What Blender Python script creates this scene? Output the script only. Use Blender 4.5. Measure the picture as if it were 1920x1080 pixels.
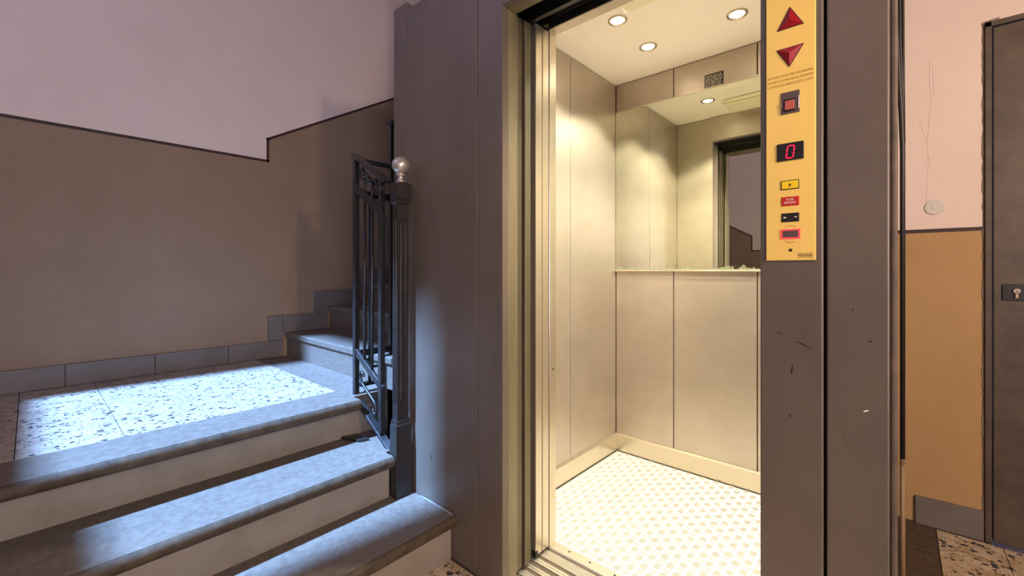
import bpy, bmesh, math, random
from mathutils import Vector, Matrix
random.seed(7)
for o in list(bpy.data.objects): bpy.data.objects.remove(o, do_unlink=True)
scene = bpy.context.scene
C = scene.collection

# ------------------------------------------------------------------ camera
YAW = math.atan2(725, 810)
cd = bpy.data.cameras.new('camera'); cam = bpy.data.objects.new('camera', cd); C.objects.link(cam)
cam.location = (0, 0, 1.07); cam.rotation_euler = (math.pi/2, 0, YAW)
cd.sensor_width = 36; cd.lens = 810/1920*36; cd.shift_y = -(540-506.5)/1920
cd.clip_start = 0.02
scene.camera = cam
# ------------------------------------------------------------------ world, sun, exposure
w = bpy.data.worlds.new('sky'); scene.world = w; w.use_nodes = True
bgn = w.node_tree.nodes['Background']
bgn.inputs[0].default_value = (0.47, 0.52, 1.0, 1); bgn.inputs[1].default_value = 3.2
sd = bpy.data.lights.new('sun', 'SUN'); sun = bpy.data.objects.new('sun', sd); C.objects.link(sun)
sd.energy = 38; sd.color = (0.235, 0.48, 1.0); sd.angle = math.radians(2.2)
sun.rotation_euler = Vector((0.08, 1, -1.48)).to_track_quat('-Z', 'Y').to_euler()
vs = scene.view_settings
vs.view_transform = 'Standard'; vs.look = 'None'; vs.exposure = 0.0; vs.gamma = 1; vs.use_curve_mapping = False
# window portal: helps the sky light enter through the stairwell window
pd = bpy.data.lights.new('window_portal', 'AREA'); pd.shape = 'RECTANGLE'; pd.size = 1.41; pd.size_y = 2.15
po = bpy.data.objects.new('window_portal', pd); C.objects.link(po)
po.location = (-2.235, -1.62, 3.80); po.rotation_euler = (math.pi/2, 0, 0); pd.cycles.is_portal = True

# added fill light from the side, brightening stairwell wall, risers and steel panels
ed = bpy.data.lights.new('side_fill', 'AREA'); ed.shape = 'RECTANGLE'; ed.size = 0.80; ed.size_y = 1.50; ed.energy = 46; ed.color = (0.94, 0.88, 1.0)
eo = bpy.data.objects.new('side_fill', ed); C.objects.link(eo); eo.location = (1.752, -0.85, 1.20); eo.rotation_euler = (math.pi/2, 0, math.pi/2)

# ------------------------------------------------------------------ materials
M = {}
def mat(name, col, rough=0.6, metal=0.0, noise=None, col2=None, bump=0.0, bscale=200, emit=None, es=0, spec=0.5, stretch=None):
    m = bpy.data.materials.new(name); m.use_nodes = True; nt = m.node_tree; b = nt.nodes['Principled BSDF']
    b.inputs['Base Color'].default_value = (*col, 1); b.inputs['Roughness'].default_value = rough
    b.inputs['Metallic'].default_value = metal; b.inputs['Specular IOR Level'].default_value = spec
    tc = nt.nodes.new('ShaderNodeTexCoord'); vec = tc.outputs['Object']
    if stretch:
        mp = nt.nodes.new('ShaderNodeMapping'); mp.inputs['Scale'].default_value = stretch
        nt.links.new(vec, mp.inputs[0]); vec = mp.outputs[0]
    if noise:
        n = nt.nodes.new('ShaderNodeTexNoise'); n.inputs['Scale'].default_value = noise; n.inputs['Detail'].default_value = 8
        n.inputs['Roughness'].default_value = 0.65
        r = nt.nodes.new('ShaderNodeValToRGB'); r.color_ramp.elements[0].position = 0.35; r.color_ramp.elements[1].position = 0.68
        r.color_ramp.elements[0].color = (*col, 1); r.color_ramp.elements[1].color = (*(col2 or col), 1)
        nt.links.new(vec, n.inputs['Vector']); nt.links.new(n.outputs['Fac'], r.inputs[0]); nt.links.new(r.outputs[0], b.inputs['Base Color'])
    if bump:
        n2 = nt.nodes.new('ShaderNodeTexNoise'); n2.inputs['Scale'].default_value = bscale; n2.inputs['Detail'].default_value = 3
        bp = nt.nodes.new('ShaderNodeBump'); bp.inputs['Strength'].default_value = bump; bp.inputs['Distance'].default_value = 0.002
        nt.links.new(vec, n2.inputs['Vector']); nt.links.new(n2.outputs['Fac'], bp.inputs['Height']); nt.links.new(bp.outputs[0], b.inputs['Normal'])
    if emit:
        b.inputs['Emission Color'].default_value = (*emit, 1); b.inputs['Emission Strength'].default_value = es
    M[name] = m; return m
mat('plaster_pink', (0.73, 0.595, 0.54), 0.85, noise=2.5, col2=(0.78, 0.64, 0.585), bump=0.25, bscale=160)
mat('plaster_ochre', (0.40, 0.24, 0.10), 0.7, noise=3, col2=(0.45, 0.275, 0.12), bump=0.3, bscale=160)
mat('plaster_crack', (0.58, 0.45, 0.39), 0.9)
mat('plaster_brown', (0.25, 0.168, 0.108), 0.7, noise=3, col2=(0.29, 0.20, 0.135), bump=0.3, bscale=160)
mat('mortar', (0.20, 0.16, 0.125), 0.9, noise=60, col2=(0.36, 0.29, 0.23))
mat('caulk', (0.34, 0.32, 0.30), 0.8, noise=60, col2=(0.16, 0.14, 0.13))
mat('paint_line', (0.035, 0.014, 0.010), 0.6)
mat('ceiling_white', (0.72, 0.66, 0.60), 0.9)
mat('marble', (0.118, 0.090, 0.068), 0.62, noise=45, col2=(0.175, 0.143, 0.116), bump=0.35, bscale=120)
mat('marble_riser', (0.22, 0.18, 0.135), 0.6, noise=5, col2=(0.30, 0.25, 0.20), bump=0.3, bscale=90)
mat('skirting_stone', (0.13, 0.11, 0.10), 0.5, noise=6, col2=(0.18, 0.152, 0.142))
mat('steel_paint', (0.115, 0.088, 0.068), 0.42, metal=0.2, noise=3.2, col2=(0.160, 0.124, 0.097), bump=0.12, bscale=60, stretch=(1, 1, 0.5))
mat('dark_stone', (0.05, 0.033, 0.022), 0.5, noise=40, col2=(0.11, 0.075, 0.05))
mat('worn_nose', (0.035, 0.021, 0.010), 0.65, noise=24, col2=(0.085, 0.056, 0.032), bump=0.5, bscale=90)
mat('steel_side', (0.07, 0.05, 0.036), 0.6, noise=14, col2=(0.15, 0.10, 0.065))
mat('door_steel', (0.062, 0.042, 0.030), 0.5, metal=0.05, noise=7, col2=(0.105, 0.075, 0.056), bump=0.3, bscale=45)
mat('jamb_steel', (0.20, 0.165, 0.105), 0.45, metal=0.6, noise=8, col2=(0.28, 0.23, 0.15), stretch=(1, 1, 0.15))
mat('stainless', (0.48, 0.41, 0.35), 0.38, metal=0.8, noise=3.0, col2=(0.56, 0.485, 0.42), bump=0.10, bscale=420, stretch=(1, 1, 1.6))
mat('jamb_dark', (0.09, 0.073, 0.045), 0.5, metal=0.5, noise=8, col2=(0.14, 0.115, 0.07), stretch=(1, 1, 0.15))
mat('stainless_trim', (0.66, 0.58, 0.46), 0.28, metal=0.85)
mat('aluminium', (0.74, 0.70, 0.62), 0.33, metal=0.8)
mat('floor_alu', (0.70, 0.69, 0.67), 0.45, metal=0.3, noise=6, col2=(0.78, 0.77, 0.75))
mat('tread_bar', (0.60, 0.58, 0.54), 0.30, metal=0.5)
mat('cab_ceiling', (0.88, 0.80, 0.74), 0.55)
mat('black_void', (0.006, 0.005, 0.004), 0.6)
mat('black_plastic', (0.012, 0.011, 0.011), 0.35)
mat('black_rail', (0.022, 0.019, 0.017), 0.3, metal=0.5)
mat('iron_paint', (0.012, 0.011, 0.012), 0.36, metal=0.1, noise=30, col2=(0.026, 0.024, 0.024), bump=0.3, bscale=90)
mat('newel_brown', (0.014, 0.011, 0.010), 0.42, metal=0.1, noise=20, col2=(0.028, 0.022, 0.019), bump=0.2, bscale=70)
mat('silver_ball', (0.50, 0.44, 0.38), 0.38, metal=0.7, noise=25, col2=(0.62, 0.55, 0.48))
mat('brass_plate', (0.90, 0.60, 0.14), 0.42, metal=0.15, noise=1.5, col2=(0.94, 0.64, 0.16), stretch=(1, 1, 8))
mat('red_gem', (0.30, 0.008, 0.012), 0.12, spec=0.8)
mat('red_tile', (0.50, 0.02, 0.015), 0.4)
mat('yellow_tile', (0.85, 0.56, 0.01), 0.4)
mat('print_brown', (0.36, 0.19, 0.04), 0.7)
mat('print_dark', (0.10, 0.055, 0.02), 0.7)
mat('print_white', (0.80, 0.72, 0.60), 0.6)
mat('glow_red', (0.6, 0.02, 0.03), 0.4, emit=(1.0, 0.05, 0.06), es=1.3)
mat('digit_red', (0.6, 0.0, 0.03), 0.4, emit=(1.0, 0.012, 0.05), es=1.6)
mat('smoked', (0.10, 0.065, 0.06), 0.25)
mat('switch_red', (0.45, 0.10, 0.07), 0.4)
mat('white_plastic', (0.62, 0.58, 0.54), 0.5)
mat('lens', (0.80, 0.72, 0.55), 0.35)
mat('bulb', (1, 1, 1), 0.5, emit=(1.0, 0.86, 0.62), es=25)
mat('globe', (1, 1, 1), 0.5, emit=(1.0, 0.72, 0.45), es=3)
mat('chrome', (0.70, 0.62, 0.52), 0.2, metal=1)
mat('cable_black', (0.012, 0.010, 0.009), 0.5)
mat('conduit_tan', (0.22, 0.135, 0.07), 0.5)
mat('fill_pane', (0.7, 0.7, 0.72), 0.5, emit=(0.90, 0.92, 1.0), es=2.0)  # glowing pane of the added, unseen door
mat('wood_frame', (0.30, 0.22, 0.15), 0.5)

def terrazzo(name, base, base2, sc=56):
    m = bpy.data.materials.new(name); m.use_nodes = True; nt = m.node_tree; b = nt.nodes['Principled BSDF']; L = nt.links.new
    b.inputs['Roughness'].default_value = 0.35
    tc = nt.nodes.new('ShaderNodeTexCoord')
    dn = nt.nodes.new('ShaderNodeTexNoise'); dn.inputs['Scale'].default_value = 60; dn.inputs['Detail'].default_value = 2
    mx = nt.nodes.new('ShaderNodeMixRGB'); mx.blend_type = 'ADD'; mx.inputs[0].default_value = 0.02
    L(tc.outputs['Object'], dn.inputs['Vector']); L(tc.outputs['Object'], mx.inputs[1]); L(dn.outputs['Color'], mx.inputs[2])
    bn = nt.nodes.new('ShaderNodeTexNoise'); bn.inputs['Scale'].default_value = 18; bn.inputs['Detail'].default_value = 4
    L(tc.outputs['Object'], bn.inputs['Vector'])
    r0 = nt.nodes.new('ShaderNodeValToRGB'); r0.color_ramp.elements[0].position = 0.4; r0.color_ramp.elements[1].position = 0.62
    r0.color_ramp.elements[0].color = (*base2, 1); r0.color_ramp.elements[1].color = (*base, 1)
    L(bn.outputs['Fac'], r0.inputs[0]); prev = r0.outputs[0]
    for scale, thr, rad, col in ((sc, 0.55, 0.44, (0.045, 0.042, 0.05)), (sc*1.7, 0.72, 0.40, (0.16, 0.11, 0.08)), (sc*2.8, 0.72, 0.42, (0.06, 0.05, 0.05))):
        v = nt.nodes.new('ShaderNodeTexVoronoi'); v.inputs['Scale'].default_value = scale
        L(mx.outputs[0], v.inputs['Vector'])
        sp = nt.nodes.new('ShaderNodeSeparateColor'); L(v.outputs['Color'], sp.inputs[0])
        g = nt.nodes.new('ShaderNodeMath'); g.operation = 'GREATER_THAN'; g.inputs[1].default_value = thr; L(sp.outputs[0], g.inputs[0])
        sz = nt.nodes.new('ShaderNodeMath'); sz.operation = 'MULTIPLY'; sz.inputs[1].default_value = rad*1.3; L(sp.outputs[1], sz.inputs[0])
        l = nt.nodes.new('ShaderNodeMath'); l.operation = 'LESS_THAN'; L(v.outputs['Distance'], l.inputs[0]); L(sz.outputs[0], l.inputs[1])
        mu = nt.nodes.new('ShaderNodeMath'); mu.operation = 'MULTIPLY'; L(g.outputs[0], mu.inputs[0]); L(l.outputs[0], mu.inputs[1])
        mm = nt.nodes.new('ShaderNodeMixRGB'); L(mu.outputs[0], mm.inputs[0]); L(prev, mm.inputs[1]); mm.inputs[2].default_value = (*col, 1)
        prev = mm.outputs[0]
    L(prev, b.inputs['Base Color']); M[name] = m
terrazzo('terrazzo', (0.44, 0.38, 0.32), (0.35, 0.285, 0.23))
terrazzo('terrazzo_floor', (0.62, 0.50, 0.36), (0.46, 0.33, 0.20), 48)

def mirror_mat():
    m = bpy.data.materials.new('mirror_glass'); m.use_nodes = True; nt = m.node_tree; L = nt.links.new; b = nt.nodes['Principled BSDF']
    b.inputs['Metallic'].default_value = 1; b.inputs['Roughness'].default_value = 0.015; b.inputs['Base Color'].default_value = (0.80, 0.83, 0.70, 1)
    d = nt.nodes.new('ShaderNodeBsdfDiffuse'); d.inputs[0].default_value = (0.19, 0.20, 0.13, 1)
    tc = nt.nodes.new('ShaderNodeTexCoord'); sx = nt.nodes.new('ShaderNodeSeparateXYZ'); L(tc.outputs['Object'], sx.inputs[0])
    n = nt.nodes.new('ShaderNodeTexNoise'); n.inputs['Scale'].default_value = 22; n.inputs['Detail'].default_value = 9; n.inputs['Roughness'].default_value = 0.75
    L(tc.outputs['Object'], n.inputs['Vector'])
    # desilvered rim: ragged band along the lower edge
    h = nt.nodes.new('ShaderNodeMath'); h.operation = 'MULTIPLY_ADD'; h.inputs[1].default_value = 0.11; h.inputs[2].default_value = -0.044; L(n.outputs['Fac'], h.inputs[0])
    lt = nt.nodes.new('ShaderNodeMath'); lt.operation = 'LESS_THAN'; L(sx.outputs[2], lt.inputs[0]); L(h.outputs[0], lt.inputs[1])
    mu = nt.nodes.new('ShaderNodeMath'); mu.operation = 'MULTIPLY'; mu.inputs[1].default_value = 0.75; L(lt.outputs[0], mu.inputs[0])
    mx = nt.nodes.new('ShaderNodeMixShader'); L(mu.outputs[0], mx.inputs[0]); L(b.outputs[0], mx.inputs[1]); L(d.outputs[0], mx.inputs[2])
    L(mx.outputs[0], nt.nodes['Material Output'].inputs[0]); M['mirror_glass'] = m
mirror_mat()
def glass_mat():
    m = bpy.data.materials.new('window_glass'); m.use_nodes = True; nt = m.node_tree
    t = nt.nodes.new('ShaderNodeBsdfTransparent'); g = nt.nodes.new('ShaderNodeBsdfGlossy'); g.inputs['Roughness'].default_value = 0.02
    mx = nt.nodes.new('ShaderNodeMixShader'); mx.inputs[0].default_value = 0.06
    nt.links.new(t.outputs[0], mx.inputs[1]); nt.links.new(g.outputs[0], mx.inputs[2]); nt.links.new(mx.outputs[0], nt.nodes['Material Output'].inputs[0])
    M['window_glass'] = m
glass_mat()

# ------------------------------------------------------------------ mesh helpers
def box(bm, x0, x1, y0, y1, z0, z1, bev=0, seg=2, mi=0):
    t = bmesh.new()
    vs_ = [t.verts.new((x, y, z)) for x in (x0, x1) for y in (y0, y1) for z in (z0, z1)]
    for f in ((0, 1, 3, 2), (4, 6, 7, 5), (0, 4, 5, 1), (2, 3, 7, 6), (0, 2, 6, 4), (1, 5, 7, 3)):
        t.faces.new([vs_[i] for i in f])
    if bev:
        bmesh.ops.bevel(t, geom=list(t.edges), offset=bev, segments=seg, profile=0.5, affect='EDGES')
    merge(bm, t, mi); return bm
def merge(bm, t, mi=0, mtx=None):
    if mtx is not None: bmesh.ops.transform(t, matrix=mtx, verts=t.verts)
    bmesh.ops.recalc_face_normals(t, faces=t.faces)
    d = {v: bm.verts.new(v.co) for v in t.verts}
    for f in t.faces:
        try:
            nf = bm.faces.new([d[v] for v in f.verts]); nf.material_index = mi; nf.smooth = f.smooth
        except ValueError: pass
    t.free()
def prism(bm, pts, axis, a0, a1, mi=0, bev=0):
    """pts: 2D outline in the plane across 'axis' (x: (y,z), y: (x,z), z: (x,y)), extruded from a0 to a1"""
    t = bmesh.new()
    def P(p, a): return {'x': (a, p[0], p[1]), 'y': (p[0], a, p[1]), 'z': (p[0], p[1], a)}[axis]
    A = [t.verts.new(P(p, a0)) for p in pts]; B = [t.verts.new(P(p, a1)) for p in pts]
    t.faces.new(A); t.faces.new(B[::-1]); n = len(pts)
    for i in range(n): t.faces.new((A[i], A[(i+1) % n], B[(i+1) % n], B[i]))
    if bev: bmesh.ops.bevel(t, geom=list(t.edges), offset=bev, segments=2, profile=0.5, affect='EDGES')
    merge(bm, t, mi); return bm
def tube(bm, pts, r, n=8, mi=0):
    pts = [Vector(p) for p in pts]; t = bmesh.new(); rings = []
    up = Vector((0.13, 0.31, 0.94)).normalized()
    for i, p in enumerate(pts):
        d = ((pts[min(i+1, len(pts)-1)] - pts[max(i-1, 0)])).normalized()
        u = d.cross(up)
        if u.length < 0.05: u = d.cross(Vector((1, 0.2, 0)))
        u.normalize(); v = d.cross(u)
        rr = r[i] if isinstance(r, (list, tuple)) else r
        rings.append([t.verts.new(p + (u*math.cos(k*2*math.pi/n) + v*math.sin(k*2*math.pi/n))*rr) for k in range(n)])
    for a, b in zip(rings, rings[1:]):
        for k in range(n):
            f = t.faces.new((a[k], a[(k+1) % n], b[(k+1) % n], b[k])); f.smooth = True
    t.faces.new(rings[0]); t.faces.new(rings[-1][::-1]); merge(bm, t, mi); return bm
def bar(bm, a, b, wd, th, side=(0, 1, 0), bev=0.001):
    """flat bar from a to b; th measured along 'side', wd across"""
    a = Vector(a); b = Vector(b); d = (b-a); L = d.length; d.normalize(); s = Vector(side); s = (s - d*s.dot(d)).normalized(); q = d.cross(s)
    t = bmesh.new(); box(t, -L/2, L/2, -th/2, th/2, -wd/2, wd/2, bev, 1)
    mt = Matrix((d, s, q)).transposed().to_4x4(); mt.translation = (a+b)/2
    merge(bm, t, 0, mt); return bm
def lathe(bm, prof, c, n=32, mi=0):
    t = bmesh.new(); rings = []
    for r, z in prof:
        rings.append([t.verts.new((c[0]+r*math.cos(k*2*math.pi/n), c[1]+r*math.sin(k*2*math.pi/n), c[2]+z)) for k in range(n)])
    for a, b in zip(rings, rings[1:]):
        for k in range(n):
            f = t.faces.new((a[k], a[(k+1) % n], b[(k+1) % n], b[k])); f.smooth = True
    t.faces.new(rings[0]); t.faces.new(rings[-1]); merge(bm, t, mi); return bm
def N(): return bmesh.new()
BASE = {}
def obj(name, bm, mats, parent=None, origin=(0, 0, 0)):
    """one mesh object; vertices are given in world coordinates"""
    me = bpy.data.meshes.new(name)
    org = Vector(BASE[parent.name]) if parent else Vector(origin)
    bmesh.ops.translate(bm, vec=-org, verts=bm.verts)
    bm.to_mesh(me); bm.free()
    for m in ([mats] if isinstance(mats, str) else mats): me.materials.append(M[m])
    o = bpy.data.objects.new(name, me); C.objects.link(o)
    if parent: o.parent = parent
    else: o.location = org
    BASE[o.name] = tuple(org); return o
def thing(name, label, cat, loc, group=None):
    o = bpy.data.objects.new(name, None); C.objects.link(o); o.location = loc; o.empty_display_size = 0.05
    BASE[o.name] = tuple(loc); return tag(o, label, cat, group)
def tag(o, label, cat=None, group=None, kind=None):
    o['label'] = label
    if cat: o['category'] = cat
    if group: o['group'] = group
    if kind: o['kind'] = kind
    return o
def struct(o, label=None, cat=None):
    o['kind'] = 'structure'
    if label: o['label'] = label
    if cat: o['category'] = cat
    return o
def text(name, s, x, z, y, width, height, m, parent, slant=0.0):
    cu = bpy.data.curves.new('t', 'FONT'); cu.body = s; cu.align_x = 'LEFT'; cu.extrude = 0.0; cu.shear = slant
    to = bpy.data.objects.new('t', cu); C.objects.link(to); bpy.context.view_layer.update()
    me = bpy.data.meshes.new_from_object(to.evaluated_get(bpy.context.evaluated_depsgraph_get()))
    bpy.data.objects.remove(to, do_unlink=True)
    xs = [v.co.x for v in me.vertices]; ys = [v.co.y for v in me.vertices]
    sx = width/(max(xs)-min(xs)); sy = height/(max(ys)-min(ys)); bm = bmesh.new(); bm.from_mesh(me)
    for v in bm.verts: v.co = (x + (v.co.x-min(xs))*sx, y, z + (v.co.y-min(ys))*sy)
    for f in bm.faces: f.material_index = 0
    bpy.data.meshes.remove(me)
    return obj(name, bm, m, parent)

# ================================================================== THE SETTING
ZC = 5.3
XL, YB, YR = -3.0, -1.5, 2.52
LAND = 0.51
# left wall: ochre below the stepped paint line, pink above
dl = [(YB, 1.766), (1.015, 1.766), (1.015, 1.906), (4.3, 1.906+0.576*3.285)]
bm = N()
prism(bm, [(YB, 0)] + dl + [(4.3, 0)], 'x', XL-0.15, XL, 1)
prism(bm, dl + [(4.3, ZC), (YB, ZC)], 'x', XL-0.15, XL, 0)
wl = struct(obj('wall_left', bm, ['plaster_pink', 'plaster_brown']), 'tall stairwell wall, pale above and ochre brown below a stepped line', 'wall')
def stripe(name, pts, axis, a, sgn, label):
    """thin painted line following pts, given as 2D points, on the wall face at coordinate a"""
    b = N(); wd = 0.0075
    for p, q in zip(pts, pts[1:]):
        p = Vector(p); q = Vector(q); d = (q-p).normalized(); n = Vector((-d.y, d.x))*wd; e = d*wd
        prism(b, [tuple(p-n-e), tuple(q-n+e), tuple(q+n+e), tuple(p+n-e)], axis, a, a+sgn*0.0012)
    return struct(obj(name, b, 'paint_line'), label, 'trim')
stripe('trim_1', dl, 'x', XL, 1, 'thin dark brown line stepping up along the stairwell wall')
# back wall (behind the viewer, seen in the mirror) with the stairwell window
db = [(1.8, 1.318), (-1.4, 1.318), (-1.4, 1.504), (-1.864, 1.766), (XL, 1.766)]
WX0, WX1, WZ0, WZ1 = -2.94, -1.53, 2.765, 4.88
bm = N()
prism(bm, [(1.8, 0)] + db + [(XL, 0)], 'y', YB-0.15, YB, 1)
prism(bm, db + [(XL, WZ0), (1.8, WZ0)], 'y', YB-0.15, YB, 0)
for a, b_, c, d in ((XL, WX0, WZ0, WZ1), (WX1, 1.8, WZ0, WZ1), (XL, 1.8, WZ1, ZC)): box(bm, a, b_, YB-0.15, YB, c, d, mi=0)
struct(obj('wall_back', bm, ['plaster_pink', 'plaster_brown']), 'hall wall reflected in the mirror, pale above a sloping brown dado', 'wall')
stripe('trim_2', db, 'y', YB, 1, 'dark line sloping over the dado in the mirror')
win = obj('window_1', (lambda b: [box(b, WX0-0.02, WX0+0.02, YB-0.15, YB-0.06, WZ0-0.02, WZ1+0.02), box(b, WX1-0.02, WX1+0.02, YB-0.15, YB-0.06, WZ0-0.02, WZ1+0.02),
    box(b, WX0, WX1, YB-0.15, YB-0.06, WZ0-0.02, WZ0+0.02), box(b, WX0, WX1, YB-0.15, YB-0.06, WZ1-0.02, WZ1+0.02)][0])(N()), 'wood_frame')
struct(win, 'high stairwell window letting in the blue daylight', 'window')
obj('pane', box(N(), WX0+0.02, WX1-0.02, YB-0.108, YB-0.104, WZ0+0.02, WZ1-0.02), 'window_glass', win)
# wall to the right of the elevator, with the steel door in it
bm = N(); DX0 = 0.252; DX1 = 1.16; DZ = 2.045; DAD = 1.235
for a, b_, c, d, mi in ((-1.62, DX0, 0, DAD, 1), (-1.62, DX0, DAD, DZ, 0), (-1.62, 1.8, DZ, ZC, 0), (DX1, 1.8, 0, DAD, 1), (DX1, 1.8, DAD, DZ, 0)):
    box(bm, a, b_, YR, YR+0.15, c, d, mi=mi)
wf = struct(obj('wall_front', bm, ['plaster_pink', 'plaster_ochre']), 'pale pink and ochre wall beside the steel door', 'wall')
for pts in ([(0.098, 1.95), (0.096, 1.86), (0.102, 1.78), (0.094, 1.70), (0.090, 1.60), (0.093, 1.52), (0.088, 1.44), (0.086, 1.33)], [(0.106, 1.92), (0.108, 1.84), (0.111, 1.79)], [(0.064, 1.70), (0.078, 1.65), (0.091, 1.60)], [(0.093, 1.55), (0.100, 1.52), (0.103, 1.49), (0.099, 1.48)]):
    obj('crack', tube(N(), [(x, YR, z) for x, z in pts], 0.0007, 5), 'plaster_crack', wf)
stripe('trim_3', [(-0.05, DAD), (DX0-0.004, DAD)], 'y', YR, -1, 'dark line between pink and ochre paint beside the steel door')
struct(obj('wall_right', (lambda b: [box(b, 1.8, 1.95, YB, YR+0.15, 0, 1.235, mi=1), box(b, 1.8, 1.95, YB, YR+0.15, 1.235, ZC, mi=0)][0])(N()), ['plaster_pink', 'plaster_ochre']))
struct(obj('wall_stair_end', box(N(), XL-0.15, -1.4, 4.3, 4.45, 0, ZC), 'plaster_pink'))
struct(obj('wall_stair_side', box(N(), -1.615, -1.47, YR+0.15, 4.3, 0, ZC), 'plaster_ochre'))
struct(obj('wall_shaft', box(N(), -1.40, -0.06, 1.345, YR, 2.235, ZC), 'plaster_pink'))
struct(obj('wall_shaft_left', box(N(), -1.617, -1.60, 1.0755, YR, 0, 2.15, 0.002, 1), 'steel_paint'))
struct(obj('wall_shaft_right', box(N(), -0.05, -0.03, 1.105, YR, 0, 2.15, 0.002, 1), 'steel_paint'))
struct(obj('ceiling_shaft', box(N(), -1.60, -0.03, 1.085, 1.332, 2.151, 2.165), 'black_void'))
struct(obj('ceiling_shaft', box(N(), -1.60, -0.03, 1.3325, YR, 2.205, 2.22), 'black_void'))
struct(obj('ceiling', box(N(), XL-0.15, 1.95, YB-0.15, 4.45, ZC, ZC+0.15), 'ceiling_white'))
# floor: terrazzo tiles with joints
fl = struct(obj('floor', box(N(), XL-0.15, 1.95, YB-0.15, 4.45, -0.12, -0.004), 'steel_side'), 'dark chipped terrazzo tiles of the ground floor', 'floor')
k = 0.40; xs = [-1.30 + k*i for i in range(8)]; ys = [-1.5 + k*j for j in range(11)]
tile_me = None
for x in xs:
    for y in ys:
        x1 = min(x+k, 1.8); y1 = min(y+k, YR)
        if x1-x < 0.05 or y1-y < 0.05: continue
        if x < -0.02 and x+k > -1.0 and y+k > 1.02:      # under the elevator
            if y >= 1.02: 
                if x+k <= 0.02: continue
                xa = max(x, 0.115); ya = y
                obj('tile', box(N(), xa+0.001, x1-0.001, ya+0.001, y1-0.001, -0.01, 0, 0.0008, 1), 'terrazzo_floor', fl); continue
            y1 = 1.04
        elif x < -1.0 and y+k > 1.04:
            if y > 1.04: continue
            y1 = 1.04
        obj('tile', box(N(), x+0.001, x1-0.001, y+0.001, y1-0.001, -0.01, 0, 0.0008, 1), 'terrazzo_floor', fl)

obj('border_strip', box(N(), 0.0, 0.113, 1.045, YR, -0.01, 0, 0.0008, 1), 'dark_stone', fl)
# ------------------------------------------------------------------ first flight: three steps and the landing
YE = 1.041
def slab(bm, x0, x1, y0, y1, zt, th, nose='x', r=0.016):
    """tread slab with a rounded nose on +x (or -y) side"""
    prof = []
    for i in range(7):
        a = math.pi/2 - i*math.pi/2/6; prof.append((r*math.cos(a)-r, r*math.sin(a)-r))
    low = [(p[0], -th - p[1]) for p in prof[::-1]]
    pr = prof + [(q[0], q[1]) for q in low]
    if nose == 'x':
        pts = [(x0, zt)] + [(x1+p[0], zt+p[1]) for p in pr] + [(x0, zt-th)]
        prism(bm, pts, 'y', y0, y1)
    else:
        pts = [(y1, zt)] + [(y0-p[0], zt+p[1]) for p in pr] + [(y1, zt-th)]
        prism(bm, pts, 'x', x0, x1)
    return bm
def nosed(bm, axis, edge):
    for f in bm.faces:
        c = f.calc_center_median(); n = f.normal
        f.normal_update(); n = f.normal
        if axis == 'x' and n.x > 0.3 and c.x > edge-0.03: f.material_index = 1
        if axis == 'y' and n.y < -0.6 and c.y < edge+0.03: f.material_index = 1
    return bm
def step(name, label, parts):
    return struct(thing(name, label, 'step', parts))
s1 = step('stair_step', 'lowest grey marble step meeting the steel elevator cladding', (-1.235, 0, 0))
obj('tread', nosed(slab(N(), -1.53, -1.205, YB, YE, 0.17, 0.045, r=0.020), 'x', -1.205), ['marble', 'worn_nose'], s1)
obj('riser', box(N(), -1.30, -1.235, YB, YE, 0, 0.126), 'marble_riser', s1)
obj('caulk_line', tube(N(), [(-1.42, YE-0.001, 0.171), (-1.37, YE-0.002, 0.172), (-1.32, YE-0.001, 0.1705), (-1.27, YE-0.003, 0.172), (-1.225, YE-0.002, 0.169), (-1.208, YE-0.002, 0.155)], [0.002, 0.004, 0.003, 0.0045, 0.0035, 0.002], 6), 'caulk', s1)
s2 = step('stair_step', 'second marble step ending at the iron newel post', (-1.51, 0, 0.17))
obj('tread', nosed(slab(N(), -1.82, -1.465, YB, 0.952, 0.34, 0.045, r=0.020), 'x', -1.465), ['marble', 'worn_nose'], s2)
obj('riser', box(N(), -1.60, -1.508, YB, 0.952, 0.168, 0.296), 'marble_riser', s2)
obj('end_block', box(N(), -1.82, -1.534, 0.953, YE, 0.168, 0.3395), 'marble', s2)
ld = step('stair_landing', 'sunlit terrazzo landing with grey marble border above the steps', (-2.4, 0, 0.34))
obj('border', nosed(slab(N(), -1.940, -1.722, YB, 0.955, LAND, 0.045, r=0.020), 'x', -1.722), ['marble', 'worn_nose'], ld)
obj('border', box(N(), -1.940, -1.800, 0.956, 1.13, LAND-0.045, LAND-0.0005, 0.001, 1), 'marble', ld)
obj('border', box(N(), XL+0.001, -1.941, 0.945, 1.13, LAND-0.045, LAND-0.0005, 0.001, 1), 'marble', ld)
obj('riser', box(N(), -1.87, -1.797, YB, 0.955, 0.338, 0.466), 'marble_riser', ld)
obj('bed', box(N(), XL+0.001, -1.80, YB, 1.13, 0, LAND-0.046), 'marble_riser', ld)
yj = [-1.5+0.015, -1.255, -1.01, -0.765, -0.52, -0.275, -0.030, 0.215, 0.460, 0.7025, 0.944]
for a, b_ in zip(yj, yj[1:]):
    obj('tile', box(N(), XL+0.001, -1.9415, a+0.001, b_-0.001, LAND-0.04, LAND, 0.0007, 1), 'terrazzo', ld)
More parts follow.
